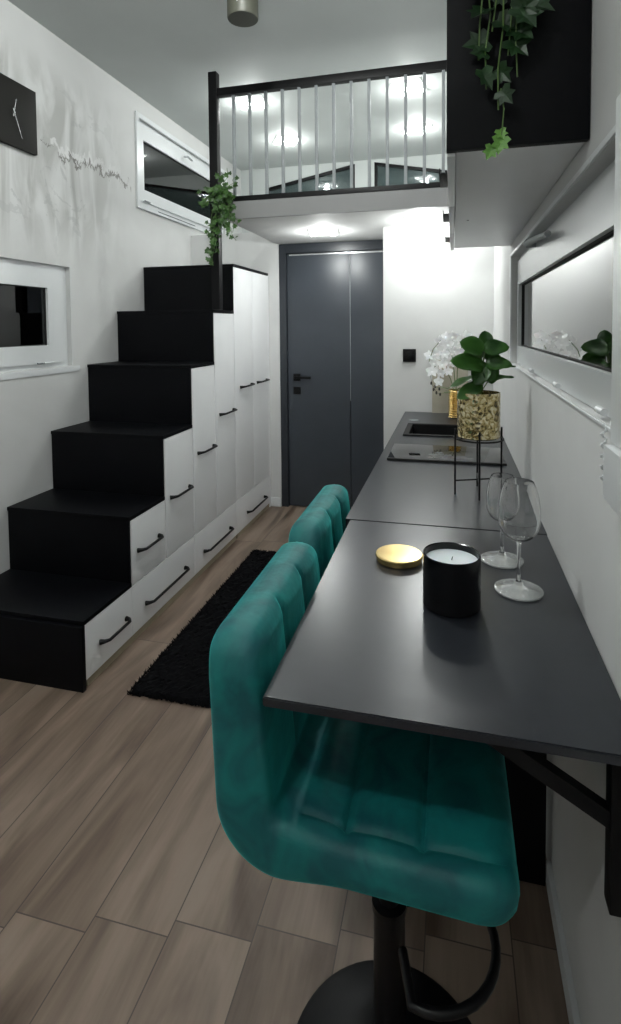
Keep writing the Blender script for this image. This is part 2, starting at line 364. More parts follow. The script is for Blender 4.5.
# ---- windows in the long walls
def framed_window(n, wall_x, side, yz, recess, fw_out, fw_sash, depth=0.055):
    """side=+1: wall surface faces -x (right wall), frame set outwards"""
    y0, y1, z0, z1 = yz; w = structure(empty('window_%d' % n, (wall_x, (y0 + y1) / 2, z0)))
    def L(a, b):  # local x range measured outwards from the wall surface
        lo, hi = side * a, side * b; return (min(lo, hi), max(lo, hi))
    yc = w.location.y
    def ring(name, a, b, ya, yb, za, zb, t, m):
        bm = bmesh.new(); X0, X1 = L(a, b)
        slab_holes(bm, 'x', X0, X1, (ya - yc, yb - yc), (za - z0, zb - z0), [(ya + t[0] - yc, yb - t[1] - yc, za + t[2] - z0, zb - t[3] - z0)])
        bmesh.ops.bevel(bm, geom=[e for e in bm.edges if e.calc_face_angle(0) > 0.5], offset=0.003, segments=2, affect='EDGES')
        return link_mesh(name, bm, m, w, True)
    ring('window_frame', recess, recess + depth, y0, y1, z0, z1, fw_out, M['pvc'])
    ya, yb, za, zb = y0 + fw_out[0] - 0.01, y1 - fw_out[1] + 0.01, z0 + fw_out[2] - 0.01, z1 - fw_out[3] + 0.01
    ring('sash', recess - 0.014, recess + 0.03, ya, yb, za, zb, fw_sash, M['pvc'])
    gy0, gy1, gz0, gz1 = ya + fw_sash[0], yb - fw_sash[1], za + fw_sash[2], zb - fw_sash[3]
    X0, X1 = L(recess + 0.006, recess + 0.012)
    # dark rubber gasket just inside the sash
    bm = bmesh.new(); g0, g1 = L(recess + 0.000, recess + 0.006)
    slab_holes(bm, 'x', g0, g1, (gy0 - yc, gy1 - yc), (gz0 - z0, gz1 - z0), [(gy0 + 0.005 - yc, gy1 - 0.005 - yc, gz0 + 0.005 - z0, gz1 - 0.005 - z0)])
    link_mesh('gasket', bm, M['rubber'], w)
    box('pane', X0, X1, gy0 + 0.0005 - yc, gy1 - 0.0005 - yc, gz0 + 0.0005 - z0, gz1 - 0.0005 - z0, M['pane'], w)
    return w, yc
# low left window
w1, yc1 = framed_window(1, XL, -1, W1, 0.03, (0.05, 0.055, 0.035, 0.04), (0.05, 0.125, 0.10, 0.10))
bm = bmesh.new(); add_box(bm, 0.0, 0.007, 1.50 - yc1, 2.89 - yc1, -0.036, -0.003, 0.002); link_mesh('window_sill', bm, M['pvc'], w1, True)
tube('hinge_cap', [(-0.01, 2.56 - yc1, 0.028), (-0.01, 2.60 - yc1, 0.028)], 0.005, M['grey_metal'], w1)
tube('hinge_cap', [(-0.01, 2.61 - yc1, 0.028), (-0.01, 2.69 - yc1, 0.028)], 0.005, M['pvc'], w1)
# high left window: surface-mounted white frame round the opening
w2, yc2 = framed_window(2, XL, -1, W2, 0.02, (0.035, 0.035, 0.05, 0.06), (0.06, 0.06, 0.085, 0.09))
bm = bmesh.new()
slab_holes(bm, 'x', 0.0, 0.014, (3.565 - yc2, 5.19 - yc2), (-0.025, 0.645), [(3.605 - yc2, 5.145 - yc2, 0.004, 0.612)]); link_mesh('casing', bm, M['pvc'], w2)
tube('handle', [(0.012, 4.28 - yc2, 0.53), (0.045, 4.28 - yc2, 0.53), (0.047, 4.36 - yc2, 0.52)], 0.008, M['silver'], w2)
tube('hinge_cap', [(0.0, 3.68 - yc2, 0.045), (0.0, 3.75 - yc2, 0.045)], 0.006, M['grey_metal'], w2)
bm = bmesh.new(); add_box(bm, 0.0145, 0.017, 3.84 - yc2, 4.46 - yc2, -0.006, -0.002); link_mesh('seal_strip', bm, M['rubber'], w2)
# kitchen window
w3, yc3 = framed_window(3, XR, 1, W3, 0.035, (0.03, 0.025, 0.012, 0.035), (0.05, 0.05, 0.080, 0.106))
bm = bmesh.new(); add_box(bm, -0.004, 0.02, 0.95 - yc3, 2.72 - yc3, -0.006, -0.001, 0.001); link_mesh('window_sill', bm, M['pvc'], w3, True)
bm = bmesh.new(); add_box(bm, -0.006, 0.0, 1.00 - yc3, 2.74 - yc3, 0.4855, 0.498, 0.002); add_box(bm, -0.006, 0.0, 2.705 - yc3, 2.74 - yc3, -0.010, 0.485, 0.002); link_mesh('casing', bm, M['pvc'], w3, True)
for yy in (2.45, 2.08, 1.60, 1.14):
    tube('hinge_cap', [(0.004, yy - yc3, 0.020), (0.004, yy - 0.055, 0.020)] if False else [(0.004, yy - yc3, 0.016), (0.004, yy - yc3 - 0.045, 0.016)], 0.007, M['pvc'], w3)
hl = bmesh.new()
add_tube(hl, [(0.0205, 2.10 - yc3, 0.46), (-0.012, 2.10 - yc3, 0.46)], 0.015, 16)
add_tube(hl, [(-0.008, 2.11 - yc3, 0.461), (-0.010, 1.95 - yc3, 0.450), (-0.008, 1.66 - yc3, 0.425)], [0.012, 0.012, 0.009], 12)
link_mesh('handle', hl, M['grey_metal'], w3, True)

# roller blind side channel with its hanging bead chain at the near end of the kitchen window
bl = tag(empty('roller_blind', (XR, 0.85, 1.235)), 'white roller blind channel and chain at near end of kitchen window', 'blind')
box('side_channel', -0.026, -0.002, -0.16, 0.085, 0.085, 0.60, M['pvc'], bl, 0.003)
box('chain_box', -0.038, -0.002, -0.16, 0.075, 0.0, 0.083, M['pvc'], bl, 0.004)
bm = bmesh.new()
pts = [(-0.029 + 0.003 * math.sin(i * 1.3), 0.110 + 0.005 * math.cos(i * 1.3), 0.105 - i * 0.0036) for i in range(27)]
add_tube(bm, pts, 0.0012, 6)
for p in pts[::1]: bmesh.ops.create_icosphere(bm, subdivisions=1, radius=0.0026, matrix=Matrix.Translation(p))
link_mesh('bead_chain', bm, M['pvc'], bl, True)

# ------------------------------------------------------------------ entrance door
d = structure(empty('door_1', (-0.955, 4.47, 0)))
def dl(x): return x + 0.955
bm = bmesh.new()
add_box(bm, dl(-1.383), dl(-1.325), -0.07, 0.03, 0, 2.175, 0.002); add_box(bm, dl(-1.3248), dl(-0.468), -0.07, 0.03, 2.10, 2.175, 0.002)
link_mesh('door_frame', bm, M['door_frame'], d, True)
box('door_leaf', dl(-1.322), dl(-0.80), -0.048, -0.005, 0.008, 2.096, M['door'], d, 0.003)
box('side_panel', dl(-0.795), dl(-0.468), -0.050, -0.005, 0.004, 2.096, M['door'], d, 0.003)
box('head_strip', dl(-1.30), dl(-0.468), -0.058, -0.050, 2.080, 2.092, M['silver'], d, 0.001)
box('edge_strip', dl(-0.800), dl(-0.795), -0.053, -0.030, 0.9, 2.07, M['grey_metal'], d, 0.001)
h = bmesh.new()
add_box(h, dl(-1.275), dl(-1.215), -0.056, -0.0485, 1.055, 1.115, 0.002); add_box(h, dl(-1.275), dl(-1.215), -0.056, -0.0485, 0.945, 1.005, 0.002)
add_tube(h, [(dl(-1.245), -0.05, 1.085), (dl(-1.245), -0.10, 1.085)], 0.010, 12); add_box(h, dl(-1.255), dl(-1.115), -0.108, -0.092, 1.076, 1.096, 0.003)
link_mesh('door_handle', h, M['black_metal'], d, True)

# ------------------------------------------------------------------ staircase made of cupboards
XF = -1.475
SY = [1.950, 2.303, 2.632, 2.968, 3.292, 3.632]
SZ = [0.292, 0.610, 0.934, 1.282, 1.614]
st = tag(empty('staircase', (-1.82, 2.8, 0)), 'black box staircase against left wall with white drawers and doors in its side', 'staircase')
ox, oy = 1.82, -2.8
def sb(name, x0, x1, y0, y1, z0, z1, m, bev=0.002, par=None):
    b = bmesh.new(); add_box(b, x0 + ox, x1 + ox, y0 + oy, y1 + oy, z0, z1, bev); return link_mesh(name, b, m, par or st, bev > 0)
zp = 0.0
for i in range(5):
    y0 = SY[i]; z1 = SZ[i]
    b = bmesh.new()
    # a box: riser and body down to the floor, the tread on top with a slim overhang
    add_box(b, XL + 0.004 + ox, XF - 0.020 + ox, y0 + oy, SY[i + 1] - 0.002 + oy, 0.0, z1 - 0.018, 0.0)
    add_box(b, XL + 0.004 + ox, XF + 0.001 + ox, y0 - 0.006 + oy, SY[i + 1] - 0.0005 + oy, z1 - 0.018, z1, 0.0015)
    if i == 0: add_box(b, XL + 0.004 + ox, XF + 0.003 + ox, y0 - 0.022 + oy, y0 - 0.0005 + oy, 0.0, z1 - 0.0185, 0.0015)
    else: add_box(b, XF - 0.0195 + ox, XF - 0.002 + ox, y0 - 0.006 + oy, y0 + 0.001 + oy, SZ[i - 1], z1 - 0.018, 0.001)
    link_mesh('step', b, M['black_board'], st, True)
sb('plinth', XF - 0.019, XF - 0.006, 1.967, 3.628, 0.0, 0.034, M['plinth'], 0.0)

def bar_handle(par, y0, y1, z, oxyz, x=XF, r=0.0068, out=0.036):
    b = bmesh.new(); dx, dy = oxyz
    L = y1 - y0
    pts = [(x + 0.001, y0, z - 0.004), (x + out * 0.6, y0 + 0.006, z - 0.001), (x + out, y0 + 0.022, z), (x + out, y1 - 0.022, z), (x + out * 0.6, y1 - 0.006, z - 0.001), (x + 0.001, y1, z - 0.004)]
    add_tube(b, [(p[0] + dx, p[1] + dy, p[2]) for p in pts], [r * 1.8, r * 1.25, r, r, r * 1.25, r * 1.8], 10)
    return link_mesh('handle', b, M['black_metal'], par, True)
G = 0.0011
def front(kind, y0, y1, z0, z1, hy0, hy1, hz, par, oxyz):
    b = bmesh.new(); add_box(b, XF - 0.018 + oxyz[0], XF + oxyz[0], y0 + G + oxyz[1], y1 - G + oxyz[1], z0 + G, z1 - G, 0.0012)
    f = link_mesh(kind, b, M['white_front'], par, True); bar_handle(f, hy0, hy1, hz, oxyz); return f
O = (ox, oy)
front('drawer', 1.953, 2.303, 0.036, 0.272, 2.05, 2.25, 0.150, st, O)
front('drawer', 2.303, 2.966, 0.036, 0.272, 2.42, 2.84, 0.140, st, O)
front('drawer', 2.309, 2.632, 0.274, 0.590, 2.36, 2.56, 0.430, st, O)
front('door', 2.639, 2.966, 0.274, 0.914, 2.69, 2.91, 0.590, st, O)
front('drawer', 2.970, 3.630, 0.036, 0.272, 3.09, 3.50, 0.135, st, O)
front('door', 2.975, 3.292, 0.274, 1.262, 3.03, 3.25, 0.755, st, O)
front('door', 3.299, 3.630, 0.274, 1.594, 3.36, 3.59, 0.935, st, O)

tc_ = tag(empty('tall_cupboard', (-1.82, 4.0, 0)), 'tall white cupboard with black top at head of stairs beside door', 'cupboard')
O2 = (1.82, -4.0)
b = bmesh.new(); add_box(b, XL + 0.004 + 1.82, XF - 0.020 + 1.82, 3.650 - 4, 4.372 - 4, 0.035, 1.921, 0.0); link_mesh('body', b, M['white_front'], tc_)
b = bmesh.new(); add_box(b, XL + 0.004 + 1.82, XF - 0.0185 + 1.82, 3.633 - 4, 3.6495 - 4, 0.0, 1.921, 0.001); add_box(b, XF - 0.018 + 1.82, XF - 0.001 + 1.82, 3.6305 - 4, 3.6335 - 4, 1.616, 1.921); link_mesh('end_panel', b, M['black_board'], tc_, True)
b = bmesh.new(); add_box(b, XL + 0.004 + 1.82, XF + 0.004 + 1.82, 3.630 - 4, 4.376 - 4, 1.9215, 1.940, 0.0015); link_mesh('top', b, M['black_board'], tc_, True)
b = bmesh.new(); add_box(b, XF - 0.019 + 1.82, XF - 0.006 + 1.82, 3.651 - 4, 4.370 - 4, 0, 0.034, 0); link_mesh('plinth', b, M['plinth'], tc_)
b = bmesh.new(); add_box(b, XF - 0.018 + 1.82, XF + 1.82, 4.362 - 4, 4.395 - 4, 0.0, 1.92, 0.001); link_mesh('filler_strip', b, M['white_front'], tc_)
front('drawer', 3.634, 4.360, 0.036, 0.272, 3.83, 4.22, 0.135, tc_, O2)
front('door', 3.634, 4.004, 0.274, 1.920, 3.73, 3.95, 1.075, tc_, O2)
front('door', 4.006, 4.360, 0.274, 1.920, 4.08, 4.30, 1.075, tc_, O2)

# ------------------------------------------------------------------ loft railing
rl = tag(empty('loft_railing', (-0.6, 3.33, 2.285)), 'black framed railing with slim grey balusters along the loft edge', 'railing')
def rb(name, x0, x1, y0, y1, z0, z1, m, bev=0.003):
    b = bmesh.new(); add_box(b, x0 + 0.6, x1 + 0.6, y0 - 3.33, y1 - 3.33, z0 - 2.285, z1 - 2.285, bev); return link_mesh(name, b, m, rl, True)
rb('bottom_rail', -1.408, XR - 0.003, 3.300, 3.350, 2.287, 2.318, M['black_metal'])
rb('top_rail', -1.432, XR - 0.003, 3.302, 3.348, 2.945, 2.992, M['black_metal'])
rb('post', -1.488, -1.433, 3.298, 3.350, 1.6155, 3.095, M['black_metal'])
for k in range(15):
    x = -1.329 + k * 0.1061
    if x > XR - 0.03: break
    rb('baluster', x - 0.009, x + 0.009, 3.314, 3.332, 2.3185, 2.9445, M['grey_metal'], 0.002)

# ------------------------------------------------------------------ lamps
def square_spot(x, y, z, label, group, watts, rz=0.0, s=0.10):
    e = tag(empty('ceiling_spotlight', (x, y, z), rz), label, 'ceiling light', group)
    b = bmesh.new(); slab_holes(b, 'z', -0.012, -0.001, (-s, s), (-s, s), [(-s * 0.42, s * 0.42, -s * 0.42, s * 0.42)]); link_mesh('crystal_plate', b, M['spot_glass'], e)
    lathe('trim_ring', [(s * 0.40, -0.016), (s * 0.50, -0.016), (s * 0.50, -0.0125), (s * 0.40, -0.0125), (s * 0.40, -0.016)], M['silver'], e, capb=False, capt=False)
    lathe('bulb', [(0.0, -0.014), (s * 0.36, -0.013), (s * 0.36, -0.002), (0.0, -0.001)], M['bulb'], e)
    for sx in (-1, 1):
        for sy in (-1, 1):
            b = bmesh.new(); add_box(b, sx * s * 0.72 - s * 0.16, sx * s * 0.72 + s * 0.16, sy * s * 0.72 - s * 0.16, sy * s * 0.72 + s * 0.16, -0.019, -0.0125, 0.002)
            link_mesh('crystal_facet', b, M['bulb_ring'], e)
    ld = bpy.data.lights.new('spot_light', 'POINT'); ld.shadow_soft_size = 0.035; ld.energy = watts; ld.color = LIGHT_COL
    lo = bpy.data.objects.new('spot_light', ld); COL.objects.link(lo); lo.parent = e; lo.location = (0, 0, -0.065)
    return e
gL = 'square crystal spotlights in the loft ceiling'
square_spot(-1.44, 3.94, ZC, 'crystal spotlight in loft ceiling, front one of the left row', gL, W_LOFT, 0.1)
square_spot(-1.43, 4.81, ZC, 'crystal spotlight in loft ceiling, rear one of the left row', gL, W_LOFT, 0.5)
square_spot(-0.30, 3.99, ZC, 'crystal spotlight in loft ceiling, front one of the right row', gL, W_LOFT, -0.2)
square_spot(-0.30, 4.83, ZC, 'crystal spotlight in loft ceiling, rear one of the right row', gL, W_LOFT, 0.3)
gU = 'square crystal spotlights under the loft'
square_spot(-0.90, 3.93, LZ0, 'crystal spotlight under the loft directly above the grey door', gU, W_UNDER, 0.2)
square_spot(-0.185, 3.64, LZ0, 'crystal spotlight under the loft above the kitchen counter', gU, W_UNDER, -0.1)

gR = 'square crystal spotlights in the main room ceiling'
square_spot(-0.72, 1.75, ZC, 'crystal spotlight in main ceiling over the middle of the room', gR, W_ROOM, 0.3)
square_spot(-0.80, -0.55, ZC, 'crystal spotlight in main ceiling behind the viewpoint', gR, W_NEAR, 0.1)
cyl = tag(empty('cylinder_ceiling_lamp', (-0.985, 2.60, ZC)), 'grey cylindrical lamp on the ceiling at top edge of photo', 'ceiling light')
lathe('housing', [(0.0, -0.002), (0.075, -0.002), (0.075, -0.162), (0.072, -0.167), (0.0, -0.168)], M['lamp_grey'], cyl)
b = bmesh.new(); bmesh.ops.create_icosphere(b, subdivisions=2, radius=0.004, matrix=Matrix.Translation((0.0, -0.0755, -0.12))); link_mesh('screw', b, M['silver'], cyl, True)

# ------------------------------------------------------------------ wall clock
ck = tag(empty('wall_clock', (XL + 0.001, 2.405, 2.59)), 'square black wall clock with thin silver hands on cracked wall', 'clock')
b = bmesh.new(); add_box(b, 0.0, 0.022, -0.165, 0.165, -0.165, 0.165, 0.002); link_mesh('face', b, M['clock'], ck, True)
def hand(a, L, w, x):
    b = bmesh.new(); u = Vector((0, math.sin(a), math.cos(a))); s = Vector((0, math.cos(a), -math.sin(a)))
    p = [Vector((x, 0, 0)) + u * q + s * r for q, r in ((-0.02, -w), (-0.02, w), (L, w * 0.5), (L, -w * 0.5))]
    va = [b.verts.new(v) for v in p]; vb = [b.verts.new(v + Vector((0.002, 0, 0))) for v in p]
    b.faces.new(va); b.faces.new(vb[::-1])
    for i in range(4): b.faces.new((va[i], va[(i + 1) % 4], vb[(i + 1) % 4], vb[i]))
    link_mesh('clock_hand', b, M['silver'], ck)
hand(math.radians(14), 0.075, 0.003, 0.026); hand(math.radians(158), 0.125, 0.0025, 0.029)
b = bmesh.new(); add_tube(b, [(0.022, 0, 0), (0.033, 0, 0)], 0.005, 12); link_mesh('hub', b, M['silver'], ck, True)

# ------------------------------------------------------------------ rug
def rug():
    b = bmesh.new(); nx, ny = 46, 100; x0, x1, y0, y1 = -1.285, -0.70, 1.965, 3.46; V = {}
    for i in range(nx + 1):
        for j in range(ny + 1):
            fx, fy = i / nx, j / ny; ed = min(i, nx - i, j, ny - j)
            jx = random.uniform(-.006, .006); jy = random.uniform(-.006, .006)
            z = 0.0 if ed == 0 else 0.010 + random.uniform(0.0, 0.012)
            V[i, j] = b.verts.new((x0 + (x1 - x0) * fx + jx * (1.2 if ed < 2 else 1), y0 + (y1 - y0) * fy + jy * 1.3, z + 0.001))
    for i in range(nx):
        for j in range(ny): b.faces.new((V[i, j], V[i + 1, j], V[i + 1, j + 1], V[i, j + 1]))
    # tufts
    for k in range(5200):
        x = random.uniform(x0, x1); y = random.uniform(y0, y1)
        if k % 4 == 0: x = random.choice((x0, x1)) + random.uniform(-.004, .004)
        elif k % 9 == 0: y = random.choice((y0, y1)) + random.uniform(-.006, .006)
        a = random.uniform(0, 6.28); w = 0.0035; hgt = random.uniform(.012, .021)
        p = [b.verts.new((x + math.cos(a + q) * w, y + math.sin(a + q) * w, 0.004)) for q in (0, 2.1, 4.2)]
        t = b.verts.new((x + random.uniform(-.012, .012), y + random.uniform(-.012, .012), hgt))
        for q in range(3): b.faces.new((p[q], p[(q + 1) % 3], t))
    m = noisy('black_shag', (0.0015, 0.0015, 0.002), (0.004, 0.004, 0.005), 80, 1.0, Specular_IOR_Level=0.1)
    return tag(link_mesh('shaggy_rug', b, m), 'black shaggy runner rug on floor in front of white cupboards', 'rug')
rug()

# ------------------------------------------------------------------ kitchen base, worktop, table
CZ = 0.91
bc = tag(empty('base_cabinet', (-0.02, 2.7, 0)), 'black kitchen base cabinet standing under the long grey worktop', 'cabinet')
def bb(name, x0, x1, y0, y1, z0, z1, m, bev=0.0015, par=None):
    b = bmesh.new(); add_box(b, x0 + 0.02, x1 + 0.02, y0 - 2.7, y1 - 2.7, z0, z1, bev); return link_mesh(name, b, m, par or bc, True)
b = bmesh.new(); slab_holes(b, 'z', 0.10, CZ - 0.031, (-0.26, 0.275), (1.945 - 2.7, 3.862 - 2.7), [(-0.243, 0.075, 3.025 - 2.7, 3.365 - 2.7)]); link_mesh('body', b, M['black_board'], bc)
bb('end_panel', -0.285, 0.243, 1.920, 1.944, 0.0, CZ - 0.031, M['black_board'])
bb('plinth', -0.24, 0.25, 1.95, 3.86, 0.0, 0.099, M['black_board'])
for k in range(4):
    ya = 1.948 + k * 0.479
    f = bb('door', -0.2795, -0.2615, ya, ya + 0.475, 0.105, CZ - 0.035, M['black_board'])
    b = bmesh.new(); add_tube(b, [(-0.2605, ya + 0.08 - 2.7, 0.80), (-0.2905, ya + 0.09 - 2.7, 0.80), (-0.2905, ya + 0.30 - 2.7, 0.80), (-0.2605, ya + 0.31 - 2.7, 0.80)], 0.005, 8); link_mesh('handle', b, M['black_metal'], f, True)
b = bmesh.new(); slab_holes(b, 'z', CZ - 0.030, CZ, (-0.318, XR - 0.001), (1.662, 3.868), [(-0.235, 0.066, 3.035, 3.355)])
bmesh.ops.bevel(b, geom=[e for e in b.edges if e.calc_face_angle(0) > 0.5], offset=0.0015, segments=2, affect='EDGES')
wt = tag(link_mesh('worktop', b, M['counter'], None, True), 'long matt grey kitchen worktop running back to the white wall', 'worktop')
# sink
sk = tag(empty('kitchen_sink', (-0.085, 3.195, CZ)), 'black sink sunk into the worktop in front of white orchid', 'sink')
b = bmesh.new(); slab_holes(b, 'z', 0.0005, 0.006, (-0.175, 0.175), (-0.185, 0.185), [(-0.145, 0.145, -0.150, 0.155)]); link_mesh('rim', b, M['sink'], sk)
b = bmesh.new(); slab_holes(b, 'z', -0.15, 0.0, (-0.1485, 0.1485), (-0.1575, 0.1575), [(-0.1445, 0.1445, -0.1495, 0.1545)]); add_box(b, -0.1445, 0.1445, -0.1495, 0.1545, -0.158, -0.1505); link_mesh('basin', b, M['sink'], sk)
lathe('drain', [(0.0, -0.149), (0.03, -0.149), (0.03, -0.146), (0.0, -0.144)], M['grey_metal'], sk, seg=24)
# pop-up socket
ps = tag(lathe('popup_socket', [(0.0, 0.0005), (0.03, 0.0005), (0.03, 0.003), (0.022, 0.0035), (0.021, 0.002), (0.0, 0.002)], M['grey_metal'], None, (-0.235, 3.52, CZ), 32), 'small round pop-up socket lid in worktop behind the sink', 'socket')
# hob
hb = tag(empty('glass_hob', (-0.03, 2.60, CZ)), 'black glass hob with a raised dark front edge on the worktop', 'hob')
box('hob_plate', -0.25, 0.25, -0.148, 0.17, 0.0008, 0.006, M['hob_glass'], hb, 0.001)
box('front_edge', -0.2505, 0.2505, -0.160, -0.149, 0.0008, 0.010, M['rubber'], hb, 0.001)

# table flap
tb = tag(empty('dining_flap_table', (-0.02, 1.24, CZ)), 'dark grey wall-mounted table in front of the worktop with steel bracket', 'table')
def trap(pts, z0, z1, bev):
    b = bmesh.new(); a = [b.verts.new((x + 0.02, y - 1.24, z0)) for x, y in pts]; c = [b.verts.new((x + 0.02, y - 1.24, z1)) for x, y in pts]
    b.faces.new(a[::-1]); b.faces.new(c)
    for i in range(len(pts)): b.faces.new((a[i], a[(i + 1) % len(pts)], c[(i + 1) % len(pts)], c[i]))
    bmesh.ops.bevel(b, geom=b.edges[:], offset=bev, segments=2, affect='EDGES'); return b
link_mesh('tabletop', trap([(-0.293, 0.817), (XR - 0.002, 0.817), (XR - 0.002, 1.656), (-0.303, 1.656)], -0.016, 0.0, 0.002), M['counter'], tb, True)
def bracket(y):
    b = bmesh.new(); yl = y - 1.24; x = lambda v: v + 0.02
    add_box(b, x(0.232), x(0.256), yl - 0.016, yl + 0.016, -0.305, -0.023, 0.003)
    add_box(b, x(-0.05), x(0.2318), yl - 0.014, yl + 0.014, -0.047, -0.0235, 0.003)
    a = Vector((x(0.04), yl, -0.050)); c = Vector((x(0.240), yl, -0.165)); dd = (c - a).normalized(); up = dd.cross(Vector((0, 1, 0))) * 0.012; sy = Vector((0, 0.011, 0))
    vs = [b.verts.new(p) for p in (a - up - sy, a + up - sy, a + up + sy, a - up + sy, c - up - sy, c + up - sy, c + up + sy, c - up + sy)]
    for f in ((0, 1, 2, 3), (7, 6, 5, 4), (0, 4, 5, 1), (1, 5, 6, 2), (2, 6, 7, 3), (3, 7, 4, 0)): b.faces.new([vs[i] for i in f])
    return link_mesh('bracket', b, M['black_metal'], tb, True)
bracket(0.905)
b = bmesh.new(); add_box(b, 0.105 + 0.02, 0.244 + 0.02, 1.530 - 1.24, 1.552 - 1.24, -0.9095, -0.0225, 0.002); link_mesh('support_panel', b, M['black_board'], tb, True)

# ------------------------------------------------------------------ overhead cabinet
oc = tag(empty('wall_cabinet', (0.125, 1.99, 1.866)), 'wall cabinet above counter with black end panel and pale underside', 'cabinet')
def ob(name, x0, x1, y0, y1, z0, z1, m, bev=0.0015, par=None):
    b = bmesh.new(); add_box(b, x0 - 0.125, x1 - 0.125, y0 - 1.99, y1 - 1.99, z0 - 1.866, z1 - 1.866, bev); return link_mesh(name, b, m, par or oc, True)
CT = 2.62
ob('body', 0.006, XR - 0.002, 1.232, 2.77, 1.868, CT, M['white_front'])
ob('end_panel', -0.014, XR - 0.002, 1.210, 1.2305, 1.862, CT + 0.002, M['black_board'])
for k in range(3):
    ya = 1.233 + k * 0.513
    f = ob('door', -0.0135, 0.0045, ya, ya + 0.509, 1.856, CT, M['white_front'])
    b = bmesh.new(); yk = ya + 0.25 - 1.99
    add_box(b, -0.0305 - 0.125, -0.0137 - 0.125, yk - 0.07, yk + 0.07, 0.002, 0.006, 0.001); add_box(b, -0.034 - 0.125, -0.0307 - 0.125, yk - 0.07, yk + 0.07, 0.002, 0.016, 0.001)
    link_mesh('handle', b, M['black_metal'], f, True)
b = bmesh.new()
for xx, yy in ((0.05, 2.05),): add_lathe(b, [(0, 0.0), (0.004, 0.0), (0.004, 0.0015), (0, 0.0015)], (xx - 0.125, yy - 1.99, 0.0003), 12)
link_mesh('screw', b, M['grey_metal'], oc)

# light switch
sw = tag(empty('light_switch', (-0.288, 3.868, 1.298)), 'square black light switch on white wall right of door', 'switch')
b = bmesh.new(); add_box(b, -0.044, 0.044, -0.010, 0.0, -0.044, 0.044, 0.002); link_mesh('frame', b, M['black_metal'], sw, True)
b = bmesh.new(); add_box(b, -0.029, 0.029, -0.0145, -0.0103, -0.029, 0.029, 0.001); link_mesh('rocker', b, M['gloss_black'], sw, True)

